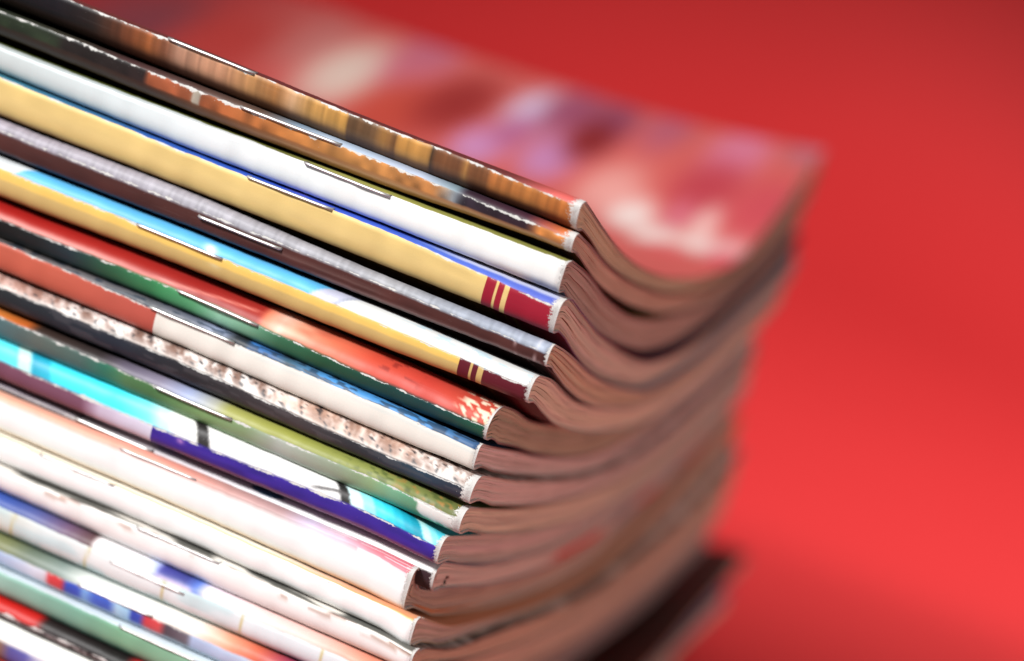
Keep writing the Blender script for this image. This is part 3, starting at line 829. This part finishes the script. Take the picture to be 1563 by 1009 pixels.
    for j in range(n):
        q0 = j / n; q1 = (j + (.975 if k != 13 else .86)) / n if j < n - 1 else 1.0
        cj = np.clip(pc * (1 + (r2.random() - .5) * .36) * (1 + (r2.random(3) - .5) * .08), 0, 1)
        dx = (r2.random() - .5) * .30 - (.0 if j else .0)
        dyj = -r2.random() * 1.2
        A = []
        wv = lambda sd_: (vnoise(yc * .11 + 7 * j, yc * 0 + k, sd_) - .5) * .36 / n * ss(0, 6, yc - ym + 3)
        for q in (q0 + (wv(300 + j) if j else 0), q1 + (wv(301 + j) if j < n - 1 else 0) - (r2.random() * .05 / n if j < n - 1 else 0)):
            q = np.broadcast_to(q, yc.shape)[None, :]
            yy = yo1 + q * (np.minimum(medy, W - .6)[None, :] - yo1)
            zz = zo1 + q * (mz_at - zo1)
            A.append((yy, zz))
        xx = xp.copy(); xx[-1] += dx
        outs = []
        for yy, zz in A:
            outs.append(np.stack([xx[:, None] + M['sh'] * yy, yy, zz], -1))
        O, I = outs
        layers = np.linspace(-1, 1, O.shape[1])
        def colr(arr_y, side):
            c = np.tile(cj, (len(arr_y), 1))
            return c
        sgn = np.where(np.arange(len(yc)) <= fc, 1., -1.)
        for arr, fl, q in ((O, False, q0), (I, True, q1)):
            a_ = arr[::-1] if fl else arr
            V, F = mesh_from_grid('p', a_)
            u_ = np.broadcast_to(yc[None, :], arr.shape[:2]); w_ = np.broadcast_to((sgn * (1 - q) * 3 + k * 13)[None, :], arr.shape[:2])
            chs.append((V, F, np.tile(cj, (len(V), 1)), np.stack([u_, w_], -1).reshape(-1, 2)))
        cap = np.stack([O[-1], I[-1]], 0)[::-1]
        V, F = mesh_from_grid('e', cap)
        uu = np.stack([np.stack([yc, sgn * (1 - q1) * 3 + k * 13], -1), np.stack([yc, sgn * (1 - q0) * 3 + k * 13], -1)], 0)
        cc = np.tile(cj, (len(V), 1)).reshape(2, -1, 3)
        # colour that has bled to the trimmed edge of outer sections
        if j == 0 or (k == 12):
            low = sgn < 0
            if k == 12:
                m_ = low & (yc > 80) & (vnoise(yc * .075, yc * 0, 17) > .42)
                cc[:, m_] = lin((214, 36, 30))
                m_ = low & (yc > 95) & ~m_ & (vnoise(yc * .1, yc * 0 + 4, 18) > .5)
                cc[:, m_] = lin((120, 112, 122))
            if k == 13:
                m_ = low & (yc > 6)
                f_ = (np.exp(-((yc - 22) / 26) ** 2))[:, None]
                cc[:, m_] = (cc[0] * (1 - f_) + np.array([.75, .16, .02]) * f_)[m_][None]
            if k == 14:
                m_ = low & (yc > 10) & (vnoise(yc * .15, yc * 0 + 2, 19) > .5)
                cc[:, m_] = (.34, .20, .24)
        chs.append((V, F, cc.reshape(-1, 3), uu.reshape(-1, 2)))
        for s_ in (0, -1):
            st_ = np.stack([O[:, s_], I[:, s_]], 1)
            if s_ == 0: st_ = st_[:, ::-1]
            V, F = mesh_from_grid('s', st_)
            chs.append((V, F, np.tile(cj, (len(V), 1)), np.zeros((len(V), 2))))
    pg = build_mesh('pages', chs, PAGES, root)
    pg['kind'] = 'stuff'
    # ---- staple
    if k in STAPLE:
        p0, p1, up_, proud = STAPLE[k]
        xa, xb = x_of(k, p0), x_of(k, p1)
        xx = np.linspace(xa, xb, 14)
        ycc, zcc, f2 = contour(k, xx, True)
        tgt = up_
        faint = k >= 13
        seg = np.sqrt(np.diff(ycc) ** 2 + np.diff(zcc[7]) ** 2); arc2 = np.concatenate([[0], np.cumsum(seg)]); v2 = -(arc2 - arc2[f2])
        ii = int(np.argmin(abs(v2 - tgt)))
        pth = []
        ysv = ycc[ii]; r = .15 if faint else .24
        for i, xv in enumerate(xx):
            bow = math.sin(math.pi * i / 13) * .06
            pth.append([xv, ysv - proud * .6 - r * .85 - bow + vnoise(np.array(xv * .5), np.array(k * 1.), 3) * .1, zcc[i, ii] + proud * .25])
        a0 = pth[0]; a1 = pth[-1]
        pth = [[a0[0] - .05, a0[1] + 1.6, a0[2] - .1], [a0[0] - .22, a0[1] + .35, a0[2]]] + pth + [[a1[0] + .22, a1[1] + .35, a1[2]], [a1[0] + .05, a1[1] + 1.6, a1[2] - .1]]
        V, F = tube(pth, r, 10)
        st_o = build_mesh('staple', [(V, F, None, None)], WIRE, root)

# ------------------------------------------------------------------ red seamless sweep under and behind the stack
T = NT('red_backdrop_paper')
tc = T.new('ShaderNodeTexCoord')
n1 = T.noise(tc.outputs['Object'], 6.0, 3, .5)
n2 = T.noise(tc.outputs['Object'], 400.0, 3, .6)
T.link(T.mix(n1, (.60, .026, .028, 1), (.66, .032, .034, 1)), T.b.inputs['Base Color'])
T.b.inputs['Roughness'].default_value = .55
T.b.inputs['Specular IOR Level'].default_value = .3
bmp = T.new('ShaderNodeBump'); bmp.inputs['Strength'].default_value = .15; bmp.inputs['Distance'].default_value = .0005
T.link(n2, bmp.inputs['Height']); T.link(bmp.outputs[0], T.b.inputs['Normal'])
prof = [(-45, Z_TABLE - 400), (-45, Z_TABLE - 6), (-43, Z_TABLE - 2), (-39, Z_TABLE), (200, Z_TABLE), (500, Z_TABLE), (900, Z_TABLE)]
Rr = 350
for a in np.linspace(0, math.pi / 2, 24):
    prof.append((900 + Rr * math.sin(a), Z_TABLE + Rr * (1 - math.cos(a))))
prof += [(900 + Rr, 1000), (900 + Rr, 2200)]
xsb = np.linspace(-2200, 2200, 12)
Pb = np.array([[[x, y_, z_] for (y_, z_) in prof] for x in xsb])
V, F = mesh_from_grid('b', Pb[::-1])
bd = build_mesh('backdrop', [(V, F[:, ::-1], None, None)], T.mat)
bd['kind'] = 'structure'
bd['label'] = 'smooth red seamless backdrop curving up behind the stack'
